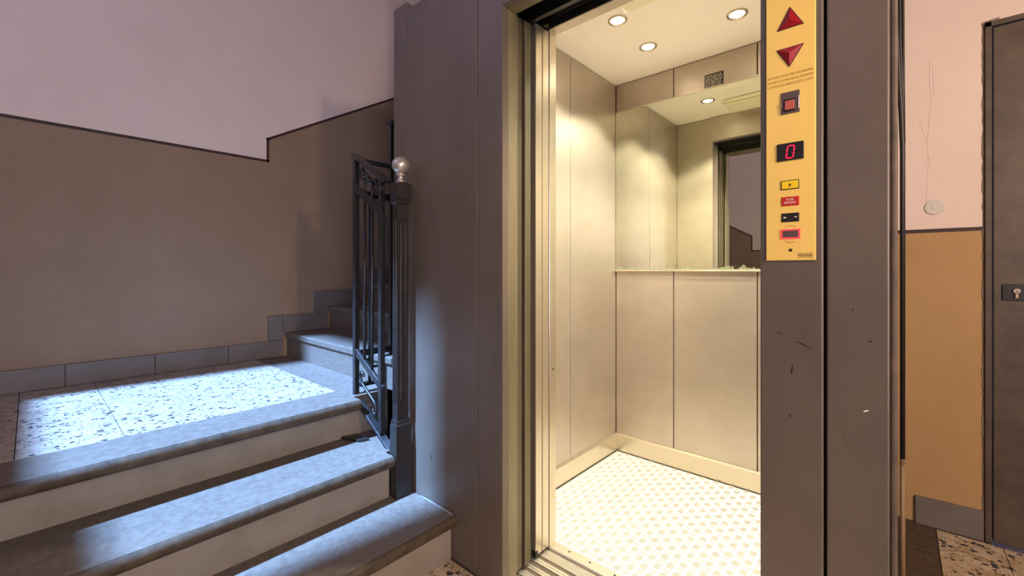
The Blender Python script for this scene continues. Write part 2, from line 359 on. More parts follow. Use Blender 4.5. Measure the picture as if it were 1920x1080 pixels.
# ------------------------------------------------------------------ second flight along the left wall
H2, T2 = 0.153, 0.290
labs = ['first step up from the landing, lit pale blue', 'second step up from the landing, behind the iron balusters', 'third step up from the landing beside the brown wall']
for i in range(9):
    y0 = 1.130 + T2*i; zt = LAND + H2*(i+1)
    st = step('stair_step', labs[i] if i < 3 else 'upper stair step climbing behind the elevator shaft', (-2.3, y0, LAND + H2*i))
    if i >= 3: st['group'] = 'upper stair steps behind the shaft'
    obj('tread', slab(N(), XL+0.001, -1.64, y0-0.012, y0+T2, zt, 0.036, '-y', r=0.008), 'marble', st)
    obj('riser', box(N(), XL+0.001, -1.64, y0, y0+0.06, zt-H2-0.001, zt-0.0365), 'marble', st)
# ------------------------------------------------------------------ skirting along the stair wall: stone tiles
sk = struct(obj('baseboard_left', box(N(), XL, XL+0.006, YB, 1.10, LAND+0.001, LAND+0.10), 'skirting_stone'), 'grey stone skirting tiles stepping up along the stair wall', 'baseboard')
yy = [-1.5, -1.235, -0.895, -0.56, -0.222, 0.115, 0.452, 0.794, 1.101]
for a, b_ in zip(yy, yy[1:]):
    obj('skirting_tile', box(N(), XL+0.0005, XL+0.016, a+0.0012, b_-0.0012, LAND+0.001, LAND+0.106, 0.0015, 1), 'skirting_stone', sk)
for i in range(8):
    y0 = 1.102 + T2*i; zt = LAND + H2*(i+1)
    zl = LAND + H2*i + (0.107 if i == 0 else 0.113)
    obj('skirting_tile', box(N(), XL+0.0005, XL+0.016, y0-0.088, y0-0.001, zl+0.001, zt+0.112, 0.0015, 1), 'skirting_stone', sk)
    obj('skirting_tile', box(N(), XL+0.0005, XL+0.016, y0+0.001, y0+T2-0.001, zt+0.001, zt+0.112, 0.0015, 1), 'skirting_stone', sk)
bb = struct(obj('baseboard_front', prism(N(), [(0.053, 0), (0.250, 0), (0.250, 0.118), (0.053, 0.113)], 'y', YR-0.014, YR, bev=0.001), 'skirting_stone'), 'short grey stone skirting under the ochre wall', 'baseboard')

# ================================================================== THE ELEVATOR FRONT
YF = 1.044
ef = thing('elevator_portal', 'dark grey sheet steel cladding around the open elevator doorway', 'elevator portal', (-0.8, YF, 0))
HT = 2.15
def panel(x0, x1, z0, z1, name='cladding_panel', bev=0.003):
    return obj(name, box(N(), x0, x1, YF, YF+0.03, z0, z1, bev, 2), 'steel_paint', ef)
panel(-1.617, -1.5245, 0.0, 2.185)
panel(-1.5225, -1.0985, 0.0, HT)
panel(-1.0965, -0.977, 0.0, HT)
panel(-0.977, -0.221, 1.948, HT)
panel(-0.221, -0.1105, 0.0, HT)
panel(-0.1055, -0.012, 0.0, HT)
obj('corner_edge', box(N(), -0.0115, -0.001, YF+0.003, YF+0.06, 0, HT, 0.004, 3), 'steel_side', ef)
obj('backing', (lambda b: [box(b, -1.612, -0.982, YF+0.031, YF+0.04, 0, HT), box(b, -0.216, -0.012, YF+0.031, YF+0.04, 0, HT), box(b, -0.982, -0.216, YF+0.031, YF+0.04, 1.95, HT)][0])(N()), 'black_void', ef)
obj('jamb', box(N(), -0.992, -0.9775, YF+0.0305, 1.116, 0, 1.955, 0.001, 1), 'jamb_steel', ef)
obj('jamb', box(N(), -0.2205, -0.206, YF+0.0305, 1.116, 0, 1.955, 0.001, 1), 'jamb_steel', ef)
obj('lintel', box(N(), -0.977, -0.221, YF+0.0305, 1.116, 1.949, 1.965, 0.001, 1), 'jamb_steel', ef)
# little scratches, scuffs and paint chips on the right panels
for (x, z, dx, dz, th, m) in ((-0.156, 0.925, 0.026, -0.012, 0.0013, 'black_plastic'), (-0.19, 0.94, 0.011, -0.004, 0.001, 'black_plastic'), (-0.162, 0.875, -0.002, -0.018, 0.0016, 'black_plastic'),
        (-0.049, 0.805, 0.007, 0.003, 0.0022, 'print_white'), (-0.079, 0.752, 0.008, -0.020, 0.0012, 'steel_side'), (-0.071, 0.732, 0.014, -0.008, 0.001, 'steel_side'),
        (-0.066, 0.995, 0.0025, -0.001, 0.002, 'black_plastic'), (-0.041, 0.937, 0.004, 0.0, 0.002, 'black_plastic'), (-0.168, 0.775, 0.004, -0.007, 0.0012, 'black_plastic'),
        (-1.374, 0.70, 0.014, -0.001, 0.0016, 'black_plastic'), (-1.335, 0.69, 0.010, 0.006, 0.0018, 'black_plastic'), (-1.36, 0.35, 0.006, -0.02, 0.003, 'black_plastic')):
    obj('scratch', bar(N(), (x, YF-0.0002, z), (x+dx, YF-0.0002, z+dz), th, 0.0006, bev=0), m, ef)

# header gear in the gap over the doors
hg = thing('door_operator', 'black door operator rails in the gap above the elevator doors', 'door gear', (-0.7, 1.22, 1.95))
obj('housing', box(N(), -1.25, -0.17, 1.118, 1.331, 2.03, 2.14), 'black_void', hg)
obj('fascia', box(N(), -1.02, -0.2, 1.228, 1.246, 1.985, 2.03), 'black_plastic', hg)
obj('fascia', box(N(), -1.02, -0.2, 1.325, 1.331, 1.992, 2.03), 'black_plastic', hg)
for y, z in ((1.16, 2.00), (1.196, 2.005), (1.262, 2.012), (1.303, 2.014)):
    obj('guide_rail', tube(N(), [(-1.24, y, z), (-0.18, y, z)], 0.0035, 8), 'black_rail', hg)
for x in (-1.03, -0.99):
    for y in (1.16, 1.30):
        obj('roller', lathe(N(), [(0.010, 0), (0.012, 0.004), (0.010, 0.010)], (x, y, 1.988), 12), 'black_rail', hg)

# retracted door leaves: landing doors and car doors
def leaf(parent, x0, x1, y0, y1, z0, z1, m='jamb_steel'):
    o = obj('door_panel', box(N(), x0, x1, y0, y1, z0, z1, 0.0018, 2), m, parent); return o
ldr = thing('landing_door', 'dull bronze landing door leaves stacked open behind the steel frame', 'elevator door', (-1.2, 1.17, 0))
a = leaf(ldr, -1.40, -1.000, 1.134, 1.171, 0.012, 1.965, 'jamb_dark')
b_ = leaf(ldr, -1.40, -0.997, 1.180, 1.216, 0.012, 1.965, 'jamb_dark')
obj('edge_strip', box(N(), -0.9995, -0.994, 1.1355, 1.1405, 0.014, 1.963, 0.001, 1), 'jamb_steel', ldr)
obj('edge_strip', box(N(), -0.9965, -0.9925, 1.1815, 1.1855, 0.014, 1.963, 0.001, 1), 'jamb_steel', ldr)
cdr = thing('car_door', 'polished steel car door leaves stacked open beside the cab', 'elevator door', (-1.2, 1.29, 0))
leaf(cdr, -1.40, -1.000, 1.249, 1.2865, 0.012, 1.985, 'stainless_trim')
leaf(cdr, -1.40, -1.000, 1.2905, 1.3285, 0.012, 1.985, 'stainless_trim')
obj('foot_guide', box(N(), -1.018, -0.998, 1.247, 1.262, 0.004, 0.03, 0.003, 2), 'black_plastic', cdr)

# door sills
sl = thing('door_sill', 'grooved aluminium door sill tracks under the elevator doorway', 'sill', (-0.6, 1.22, 0))
obj('base', box(N(), -1.42, -0.17, 1.09, 1.335, -0.05, -0.012), 'black_void', sl)
def ribs(y0, y1, n):
    for i in range(n):
        w_ = (y1-y0)/n
        obj('track_rib', box(N(), -1.41, -0.19, y0+i*w_+0.0008, y0+(i+1)*w_-0.0008, -0.012, 0.0005, 0.0006, 1), 'aluminium', sl)
ribs(1.092, 1.136, 4); ribs(1.152, 1.180, 3); ribs(1.196, 1.218, 2)
ribs(1.238, 1.262, 2); ribs(1.278, 1.322, 5)
obj('trough', box(N(), -1.41, -0.19, 1.2185, 1.2375, -0.012, -0.006), 'conduit_tan', sl)

# ================================================================== THE CAB
CX0, CX1, CY0, CY1, CZ = -1.258, -0.160, 1.386, 2.336, 2.17
cab = thing('elevator_cab', 'open elevator cab lined with linen finish stainless steel panels', 'elevator cab', (-0.71, 1.85, 0))
obj('floor_plate', box(N(), CX0, CX1, 1.336, CY1, -0.03, 0, 0.0005, 1), 'floor_alu', cab)
obj('threshold', box(N(), -1.0, -0.2, 1.337, 1.384, 0.0002, 0.0025, 0.0008, 1), 'aluminium', cab)
for x in (-0.93, -0.84, -0.74, -0.64, -0.54, -0.44, -0.34):
    obj('screw', lathe(N(), [(0.004, 0.0025), (0.0035, 0.0035)], (x, 1.365, 0), 10), 'black_rail', cab)
# five-bar tread pattern
bmt = N(); P = 0.0345; L = 0.027; W = 0.0033; Hh = 0.0016
t0 = [(-1, -1, 0), (1, -1, 0), (1, 1, 0), (-1, 1, 0), (-0.8, -0.5, 1), (0.8, -0.5, 1), (0.8, 0.5, 1), (-0.8, 0.5, 1)]
for i in range(int((CX1-CX0)/P)):
    for j in range(int((CY1-1.39)/P)):
        cx = CX0 + P*(i+0.5) + 0.004; cy = 1.392 + P*(j+0.5); ang = (i+j) % 2
        for q in range(5):
            off = (q-2)*0.0062; vs_ = []
            ll = L*(1 - 0.07*abs(q-2))
            for (ux, uy, uz) in t0:
                lx = ux*ll/2; ly = uy*W/2 + off
                if ang: lx, ly = -ly, lx
                vs_.append(bmt.verts.new((cx+lx, cy+ly, 0.0001+uz*Hh)))
            for f in ((4, 5, 6, 7), (0, 1, 5, 4), (1, 2, 6, 5), (2, 3, 7, 6), (3, 0, 4, 7)): bmt.faces.new([vs_[m_] for m_ in f])
tp = obj('tread_pattern', bmt, 'tread_bar', cab); tag(tp, 'raised five-bar tread pattern of the bright aluminium floor', kind='stuff')
# panels: back wall
def bpanel(x0, x1, z0, z1): obj('wall_panel', box(N(), x0+0.0022, x1-0.0022, CY1, CY1+0.018, z0, z1, 0.0012, 1), 'stainless', cab)
sx_ = [CX0, -0.912, -0.507, CX1]
for a, b_ in zip(sx_, sx_[1:]):
    bpanel(a, b_, 0.06, 1.062); bpanel(a, b_, 2.009, CZ-0.004)
obj('backing', box(N(), CX0-0.03, CX1+0.03, CY1+0.019, CY1+0.03, 0, CZ+0.03), 'black_void', cab)
for xa, xb in ((CX0-0.018, CX0), (CX1, CX1+0.018)):
    for y0, y1 in ((1.333, 1.857), (1.860, CY1-0.001)):
        obj('wall_panel', box(N(), xa, xb, y0+0.0008, y1-0.0008, 0.06, CZ-0.004, 0.0008, 1), 'stainless', cab)
    xo = xa-0.010 if xa < -1 else xb+0.002
    obj('backing', box(N(), xo, xo+0.008, 1.40, CY1+0.02, 0, CZ+0.03), 'black_void', cab)
# front returns beside the doorway, transom over it
obj('front_return', box(N(), CX0+0.001, -1.002, 1.334, 1.372, 0.001, CZ-0.004, 0.001, 1), 'stainless', cab)
obj('front_return', box(N(), -0.205, CX1-0.001, 1.334, 1.372, 0.001, CZ-0.004, 0.001, 1), 'stainless', cab)
obj('jamb_strip', box(N(), -1.0015, -0.999, 1.333, 1.374, 0.003, 1.998, 0.0006, 1), 'stainless_trim', cab)
obj('jamb_hole', tube(N(), [(-0.9995, 1.356, 0.686), (-0.9985, 1.356, 0.686)], 0.0045, 12), 'black_void', cab)
obj('transom', box(N(), -1.0015, -0.2055, 1.333, 1.388, 1.998, CZ-0.004, 0.001, 1), 'stainless', cab)
obj('roof_panel', box(N(), CX0-0.012, CX1+0.012, 1.334, CY1+0.018, CZ, CZ+0.03), 'cab_ceiling', cab)
# skirting: aluminium plinth on three sides
def plinth(bm, n_): return obj('plinth', bm, n_, cab)
plinth(prism(N(), [(CY1, 0.001), (CY1-0.012, 0.001), (CY1-0.012, 0.094), (CY1-0.006, 0.102), (CY1, 0.102)], 'x', CX0+0.0125, CX1-0.0125), 'stainless_trim')
plinth(prism(N(), [(CX0, 0.001), (CX0+0.012, 0.001), (CX0+0.012, 0.094), (CX0+0.006, 0.102), (CX0, 0.102)], 'y', 1.374, CY1-0.0005), 'stainless_trim')
plinth(prism(N(), [(CX1, 0.001), (CX1-0.012, 0.001), (CX1-0.012, 0.094), (CX1-0.006, 0.102), (CX1, 0.102)], 'y', 1.374, CY1-0.0005), 'stainless_trim')
obj('floor_gap', box(N(), CX0+0.012, CX1-0.012, CY1-0.0165, CY1-0.0122, 0.0001, 0.003), 'black_void', cab)
obj('floor_gap', box(N(), CX0+0.0122, CX0+0.0165, 1.40, CY1-0.0125, 0.0001, 0.003), 'black_void', cab)

# mirror on the back wall
mr = thing('wall_mirror', 'large mirror on the back wall of the elevator with a flaking lower edge', 'mirror', (-0.71, CY1-0.002, 1.070))
obj('glass', box(N(), CX0+0.002, CX1-0.002, CY1-0.005, CY1-0.0005, 1.071, 2.003), 'mirror_glass', mr)
obj('ledge', box(N(), CX0+0.001, CX1-0.001, CY1-0.014, CY1-0.0005, 1.062, 1.070, 0.001, 1), 'stainless_trim', mr)
obj('top_trim', box(N(), CX0+0.001, CX1-0.001, CY1-0.009, CY1-0.0005, 2.0035, 2.0085, 0.001, 1), 'stainless_trim', mr)

# rating plate over the mirror
rp = thing('rating_plate', 'small black printed notice over the elevator mirror', 'notice', (-0.705, CY1-0.001, 2.010))
obj('plate', box(N(), -0.750, -0.658, CY1-0.0015, CY1-0.0002, 2.0095, 2.078, 0.0004, 1), 'black_plastic', rp)
pb = N()
for i in range(7):
    z = 2.014 + i*0.0088; x = -0.746
    while x < -0.666:
        l = random.uniform(0.006, 0.024); l = min(l, -0.662-x); box(pb, x, x+l, CY1-0.0019, CY1-0.0015, z, z+0.0028); x += l+0.004
obj('printed_lines', pb, 'print_white', rp)

# downlights in the cab ceiling
def downlight(x, y, label):
    t = thing('downlight', label, 'downlight', (x, y, CZ), 'recessed downlights in the cab ceiling')
    obj('rim', lathe(N(), [(0.043, 0.0), (0.041, -0.005), (0.036, -0.007), (0.030, -0.004), (0.030, 0.0)], (x, y, CZ), 40), 'chrome', t)
    obj('lamp', lathe(N(), [(0.0295, -0.0005), (0.028, -0.003), (0.0, -0.004)], (x, y, CZ), 32), 'bulb', t)
    l = bpy.data.lights.new('downlight_beam', 'SPOT'); l.energy = 90; l.color = (1.0, 0.94, 0.71); l.spot_size = math.radians(110); l.spot_blend = 0.35; l.shadow_soft_size = 0.025
    lo = bpy.data.objects.new('downlight_beam', l); C.objects.link(lo); lo.parent = t; lo.location = (0, 0, -0.012)
downlight(-0.922, 1.727, 'round downlight beside the emergency lamp in the cab ceiling')
downlight(-0.918, 2.029, 'round downlight nearest the corner above the mirror')
downlight(-0.517, 2.026, 'round downlight at the right beside the gold call plate')
downlight(-0.517, 1.727, 'unseen fourth downlight added to light the cab')  # out of view, added for the light it gives the cab
# emergency lamp at the front of the cab ceiling
em = thing('emergency_lamp', 'long white plastic emergency lamp on the cab ceiling', 'lamp', (-0.60, 1.50, CZ))
obj('body', box(N(), -0.857, -0.36, 1.455, 1.680, 2.149, CZ-0.0005, 0.009, 4), 'lens', em)
obj('lens', box(N(), -0.840, -0.377, 1.475, 1.660, 2.136, 2.1495, 0.006, 4), 'lens', em)

# ================================================================== CALL PLATE
cp = thing('call_plate', 'gold coloured elevator call plate with red arrows on dark steel', 'control panel', (-0.165, YF, 1.09))
YP = 1.0400
obj('plate', box(N(), -0.209, -0.1225, YP, YF, 1.090, 1.700, 0.0008, 1), 'brass_plate', cp)
def gem(pts, label):
    b = N(); fr = N(); c = Vector((sum(p[0] for p in pts)/3, sum(p[1] for p in pts)/3))
    out = [(c.x+(p[0]-c.x)*1.10, c.y+(p[1]-c.y)*1.10) for p in pts]
    prism(fr, out, 'y', YP-0.0012, YP-0.0001)
    f = obj('arrow_rim', fr, 'black_plastic', cp)
    V = [b.verts.new((p[0], YP-0.0012, p[1])) for p in pts]; ap = b.verts.new((c.x, YP-0.0075, c.y))
    for i in range(3): b.faces.new((V[i], V[(i+1) % 3], ap))
    b.faces.new(V); bmesh.ops.recalc_face_normals(b, faces=b.faces)
    tag(obj('arrow_lamp', b, 'red_gem', cp), label)
gem([(-0.187, 1.568), (-0.144, 1.568), (-0.166, 1.607)], 'red faceted arrow pointing up')
gem([(-0.188, 1.526), (-0.144, 1.526), (-0.167, 1.489)], 'red faceted arrow pointing down')
for s, z in (('INTERRUTTORE PER ASCENSORE', 1.4690), ('IN CASO DI EMERGENZA ROMPERE', 1.4597), ('IL VETRO ED ABBASSARE LA LEVA', 1.4504)):
    text('lettering', s, -0.206, z, YP-0.0003, 0.0795, 0.0050, 'print_brown', cp)
# break-glass window with a red switch
bw = obj('switch_window', box(N(), -0.182, -0.149, YP-0.002, YP-0.0001, 1.391, 1.436, 0.0008, 1), 'smoked', cp)
obj('switch_frame', box(N(), -0.1765, -0.1555, YP-0.0032, YP-0.0021, 1.395, 1.4205, 0.0005, 1), 'black_plastic', bw)
tag(obj('switch', box(N(), -0.1745, -0.1575, YP-0.0060, YP-0.0033, 1.398, 1.417, 0.001, 2), 'switch_red', bw), 'small red rocker switch')
obj('clip', box(N(), -0.1818, -0.1795, YP-0.0035, YP-0.0021, 1.405, 1.416, 0.0004, 1), 'chrome', bw)
obj('clip', box(N(), -0.1515, -0.1495, YP-0.0035, YP-0.0021, 1.398, 1.424, 0.0004, 1), 'white_plastic', bw)
# floor display reading 0
dp = obj('display', box(N(), -0.189, -0.142, YP-0.0025, YP-0.0001, 1.295, 1.331, 0.0010, 2), 'black_plastic', cp)
b = N(); x0, x1, z0, z1 = -0.1725, -0.1605, 1.2995, 1.3245; sh = 0.0030
def sg(p, q): bar(b, (p[0]+sh*(p[1]-z0)/(z1-z0), YP-0.0028, p[1]), (q[0]+sh*(q[1]-z0)/(z1-z0), YP-0.0028, q[1]), 0.0023, 0.0004, bev=0)
zm = (z0+z1)/2; g_ = 0.0012
sg((x0+g_, z0), (x1-g_, z0)); sg((x0+g_, z1), (x1-g_, z1))
for xx in (x0, x1): sg((xx, z0+g_), (xx, zm-g_*0.7)); sg((xx, zm+g_*0.7), (xx, z1-g_))
tag(obj('digit', b, 'digit_red', dp), 'glowing red digit zero')
# legend windows
def legend(x0, x1, z0, z1, m, rim):
    r_ = obj('legend_frame', box(N(), x0, x1, YP-0.0015, YP-0.0001, z0, z1, 0.0005, 1), rim, cp)
    return obj('legend_face', box(N(), x0+0.0016, x1-0.0016, YP-0.0020, YP-0.0012, z0+0.0016, z1-0.0016, 0.0003, 1), m, r_), r_
f_, r_ = legend(-0.182, -0.150, 1.2355, 1.2545, 'yellow_tile', 'black_plastic')
bl = N(); pts = [(-0.1690, 1.2425), (-0.1678, 1.2440), (-0.1675, 1.2462), (-0.1668, 1.2475), (-0.1652, 1.2475), (-0.1645, 1.2462), (-0.1642, 1.2440), (-0.1630, 1.2425)]
prism(bl, pts, 'y', YP-0.0023, YP-0.0020); box(bl, -0.1666, -0.1654, YP-0.0023, YP-0.0020, 1.2408, 1.2420)
tag(obj('bell_symbol', bl, 'print_dark', r_), 'small dark alarm bell symbol')
f_, r_ = legend(-0.181, -0.150, 1.202, 1.2205, 'red_tile', 'red_tile')
text('lettering', 'FUORI', -0.1720, 1.2125, YP-0.0023, 0.0125, 0.0042, 'print_white', r_)
text('lettering', 'SERVIZIO', -0.1760, 1.2063, YP-0.0023, 0.0205, 0.0042, 'print_white', r_)
f_, r_ = legend(-0.181, -0.150, 1.169, 1.187, 'black_plastic', 'black_plastic')
bl = N(); prism(bl, [(-0.178, 1.178), (-0.1755, 1.1802), (-0.1755, 1.179), (-0.172, 1.179), (-0.172, 1.177), (-0.1755, 1.177), (-0.1755, 1.1758)], 'y', YP-0.0023, YP-0.0020)
prism(bl, [(-0.1535, 1.1785), (-0.1555, 1.1802), (-0.1555, 1.1792), (-0.1585, 1.1792), (-0.1585, 1.1778), (-0.1555, 1.1778), (-0.1555, 1.1768)], 'y', YP-0.0023, YP-0.0020)
obj('symbol', bl, 'print_white', r_)
# b: [tube(b, [(-0.165+0.0125*math.cos(a_*0.1), YP-0.0002, 1.1425+0.0185*math.sin(a_*0.1)) for a_ in rng], 0.0003, 5) for rng in (range(10, 22), range(42, 54))][0] and b)(N()), 'print_brown', cp) if False else None
for r0 in (0.0165, 0.0178):
    for a0 in (0.30*math.pi, 1.28*math.pi):
        bs = N(); tube(bs, [(-0.165+r0*0.95*math.cos(a0+i*0.11), YP-0.0002, 1.144+r0*math.sin(a0+i*0.11)) for i in range(12)], 0.00025, 5)
        obj('button_outline', bs, 'print_brown', cp)
gl = obj('lit_button', box(N(), -0.182, -0.148, YP-0.0022, YP-0.0001, 1.1340, 1.1540, 0.0006, 1), 'glow_red', cp)
obj('button_face', box(N(), -0.1788, -0.1512, YP-0.0030, YP-0.0021, 1.1370, 1.1510, 0.0004, 1), 'smoked', gl)
obj('key_hole', tube(N(), [(-0.165, YP-0.0001, 1.111), (-0.165, YP-0.0006, 1.111)], 0.0031, 16), 'black_plastic', cp)
lg = N()
tube(lg, [(-0.1525+0.0255*i/40, YP-0.0003, 1.100 + 0.0026*math.sin(i*1.15)*(1-0.35*math.sin(i*0.5))) for i in range(41)], 0.00035, 5)
tube(lg, [(-0.153, YP-0.0003, 1.1055), (-0.148, YP-0.0003, 1.1035), (-0.140, YP-0.0003, 1.1045), (-0.132, YP-0.0003, 1.1035), (-0.1265, YP-0.0003, 1.1060)], 0.0003, 5)
tube(lg, [(-0.153, YP-0.0003, 1.0945), (-0.147, YP-0.0003, 1.0965), (-0.140, YP-0.0003, 1.0955), (-0.132, YP-0.0003, 1.0965), (-0.1265, YP-0.0003, 1.0945)], 0.0003, 5)
tag(obj('maker_mark', lg, 'print_dark', cp), 'small scrolled maker signature')

# ================================================================== NEWEL POST AND RAILINGS
nx, ny, s_ = -1.485, 0.991, 0.66
nw = thing('newel_post', 'square dark iron newel post topped by a silver ball', 'newel post', (nx, ny, 0.17))
def sq(bm, prof):
    """stack of square sections (half width, z)"""
    t = bmesh.new(); rings = [[t.verts.new((nx+sx*h*s_, ny+sy*h, z)) for sx, sy in ((-1, -1), (1, -1), (1, 1), (-1, 1))] for h, z in prof]
    for a_, c_ in zip(rings, rings[1:]):
        for k_ in range(4): t.faces.new((a_[k_], a_[(k_+1) % 4], c_[(k_+1) % 4], c_[k_]))
    t.faces.new(rings[0]); t.faces.new(rings[-1]); merge(bm, t); return bm
obj('base', sq(N(), [(0.0325, 0.1705), (0.0345, 0.20), (0.0345, 0.455), (0.031, 0.462), (0.031, 0.470), (0.028, 0.478)]), 'newel_brown', nw)
sh_ = obj('shaft', sq(N(), [(0.0265, 0.475), (0.0265, 1.335)]), 'newel_brown', nw)
for sx, sy in ((0, -1), (1, 0), (0, 1), (-1, 0)):   # flutes: raised round fillets on each face
    for o_ in ((-0.007, 0.007) if sx == 0 else (-0.011, 0.011)):
        px = nx + sx*0.0265*s_ + (o_ if sx == 0 else 0); py = ny + sy*0.0265 + (o_ if sy == 0 else 0)
        obj('fillet', tube(N(), [(px, py, 0.545), (px, py, 0.555), (px, py, 1.26), (px, py, 1.27)], [0.002, 0.0045, 0.0045, 0.002], 8), 'newel_brown', sh_)
obj('capital', sq(N(), [(0.027, 1.330), (0.033, 1.337), (0.033, 1.345), (0.0295, 1.349), (0.0335, 1.357), (0.0345, 1.395), (0.0365, 1.402), (0.0365, 1.412), (0.026, 1.418), (0.015, 1.421)]), 'newel_brown', nw)
prof = [(0.016, 1.420), (0.018, 1.425), (0.012, 1.430), (0.011, 1.444), (0.019, 1.449), (0.019, 1.454), (0.014, 1.457)]
obj('neck', lathe(N(), prof, (nx, ny, 0), 24), 'silver_ball', nw)
obj('ball', lathe(N(), [(max(0.0005, 0.035*math.sin(math.pi*i/16)), 1.489-0.035*math.cos(math.pi*i/16)) for i in range(17)], (nx, ny, 0), 28), 'silver_ball', nw)

YRL = 0.986
r1 = thing('stair_railing', 'sloping black iron railing panel beside the ball-topped newel post', 'railing', (-1.68, YRL, 0.34))
xa, xb = -1.830, -1.618
def zat(z, x): return z - (x-xa)*0.585
def railbar(z, name, wd=0.024, th=0.012, x0=xa-0.012, x1=xb+0.012, par=None, y=YRL):
    return obj(name, bar(N(), (x0, y, zat(z, x0)), (x1, y, zat(z, x1)), wd, th), 'iron_paint', par or r1)
obj('post', box(N(), xa-0.011, xa+0.011, YRL-0.011, YRL+0.011, 0.512, 1.575, 0.0015, 1), 'iron_paint', r1)
obj('post', box(N(), xb-0.011, xb+0.011, YRL-0.011, YRL+0.011, 0.385, 1.450, 0.0015, 1), 'iron_paint', r1)
railbar(1.585, 'top_rail', 0.014, 0.040, x1=xb+0.048)
railbar(1.440, 'middle_rail', 0.034, 0.014)
railbar(0.705, 'middle_rail', 0.030, 0.014)
railbar(0.500, 'bottom_rail', 0.014, 0.030, x1=xb+0.098)
for x in (-1.755, -1.692):
    obj('baluster', tube(N(), [(x, YRL, zat(0.705, x)), (x, YRL, zat(1.440, x))], 0.0068, 10), 'iron_paint', r1)
def scroll(par, f, sx=1.0):
    """S-scroll in panel coordinates (u 0..1, v 0..1), f maps to 3D"""
    pts = []
    for i in range(26):                       # lower curl -> sweep -> upper curl
        t = i/25
        if t < 0.36:
            a_ = -2.6 + t/0.36*3.9; r_ = 0.05+0.13*(t/0.36); pts.append((0.74+r_*math.cos(a_)*0.8, 0.30+r_*math.sin(a_)*1.1))
        elif t < 0.64:
            q = (t-0.36)/0.28; p0 = (0.74+0.18*math.cos(1.3)*0.8, 0.30+0.18*math.sin(1.3)*1.1); p1 = (1-p0[0], 1-p0[1]); pts.append((p0[0]+(p1[0]-p0[0])*q, p0[1]+(p1[1]-p0[1])*q))
        else:
            q = 1-(t-0.64)/0.36; a_ = -2.6+q*3.9; r_ = 0.05+0.13*q; pts.append((1-(0.74+r_*math.cos(a_)*0.8), 1-(0.30+r_*math.sin(a_)*1.1)))
    return obj('scroll', tube(N(), [f(u, v) for u, v in pts], 0.0062, 8), 'iron_paint', par)
scroll(r1, lambda u, v: (xa+0.012+u*(xb-xa-0.024), YRL, zat(0.510+v*0.175, xa+0.012+u*(xb-xa-0.024))))
# upper band: hook-shaped scroll and two studs
def up(u, v): x = xa+0.012+u*(xb-xa-0.024); return (x, YRL, zat(1.460+v*0.115, x))
obj('scroll', tube(N(), [up(u, v) for u, v in ((0.30, 0.62), (0.22, 0.80), (0.12, 0.72), (0.10, 0.50), (0.20, 0.36), (0.40, 0.42), (0.62, 0.66), (0.80, 0.78), (0.92, 0.62), (0.93, 0.38), (0.84, 0.28), (0.76, 0.42))], 0.0062, 8), 'iron_paint', r1)
for x in (-1.755, -1.692):
    obj('stud', tube(N(), [(x, YRL, zat(1.45, x)), (x, YRL, zat(1.52, x))], 0.0062, 8), 'iron_paint', r1)
obj('foot_plate', prism(N(), [(-1.792, 0.895), (-1.700, 0.930), (-1.690, 0.972), (-1.775, 0.958)], 'z', 0.3405, 0.352, bev=0.003), 'iron_paint', r1)
obj('mounting_lug', box(N(), xb+0.0115, xb+0.026, YRL-0.012, YRL+0.010, 1.262, 1.292, 0.002, 1), 'iron_paint', r1)

r2 = thing('stair_railing', 'level black iron railing panel turning behind the sloping one', 'railing', (-1.82, 1.08, LAND))
XR = -1.838; ya, yb = 1.008, 1.174
def rb(z, name, wd, th): return obj(name, bar(N(), (XR, ya, z), (XR, yb+0.02, z), wd, th, side=(1, 0, 0)), 'iron_paint', r2)
rb(1.572, 'top_rail', 0.014, 0.038); rb(1.420, 'middle_rail', 0.030, 0.014); rb(0.690, 'middle_rail', 0.028, 0.014); rb(0.545, 'bottom_rail', 0.016, 0.026)
obj('post', (lambda b: [box(b, XR-0.010, XR+0.010, yb-0.010, yb+0.010, LAND, 1.770, 0.0015, 1), lathe(b, [(0.006, 1.770), (0.017, 1.776), (0.019, 1.788), (0.014, 1.797), (0.002, 1.800)], (XR, yb, 0), 20)][0])(N()), 'iron_paint', r2)
for y in (1.058, 1.112):
    obj('baluster', tube(N(), [(XR, y, 0.55), (XR, y, 1.42)], 0.0068, 10), 'iron_paint', r2)
scroll(r2, lambda u, v: (XR, ya+0.01+u*(yb-ya-0.02), 0.555+v*0.125))
obj('leaf_scroll', tube(N(), [(XR, ya+0.012, 1.545), (XR, ya+0.035, 1.505), (XR, ya+0.075, 1.480), (XR, ya+0.11, 1.50), (XR, ya+0.125, 1.53)], [0.004, 0.010, 0.014, 0.010, 0.004], 8), 'iron_paint', r2)

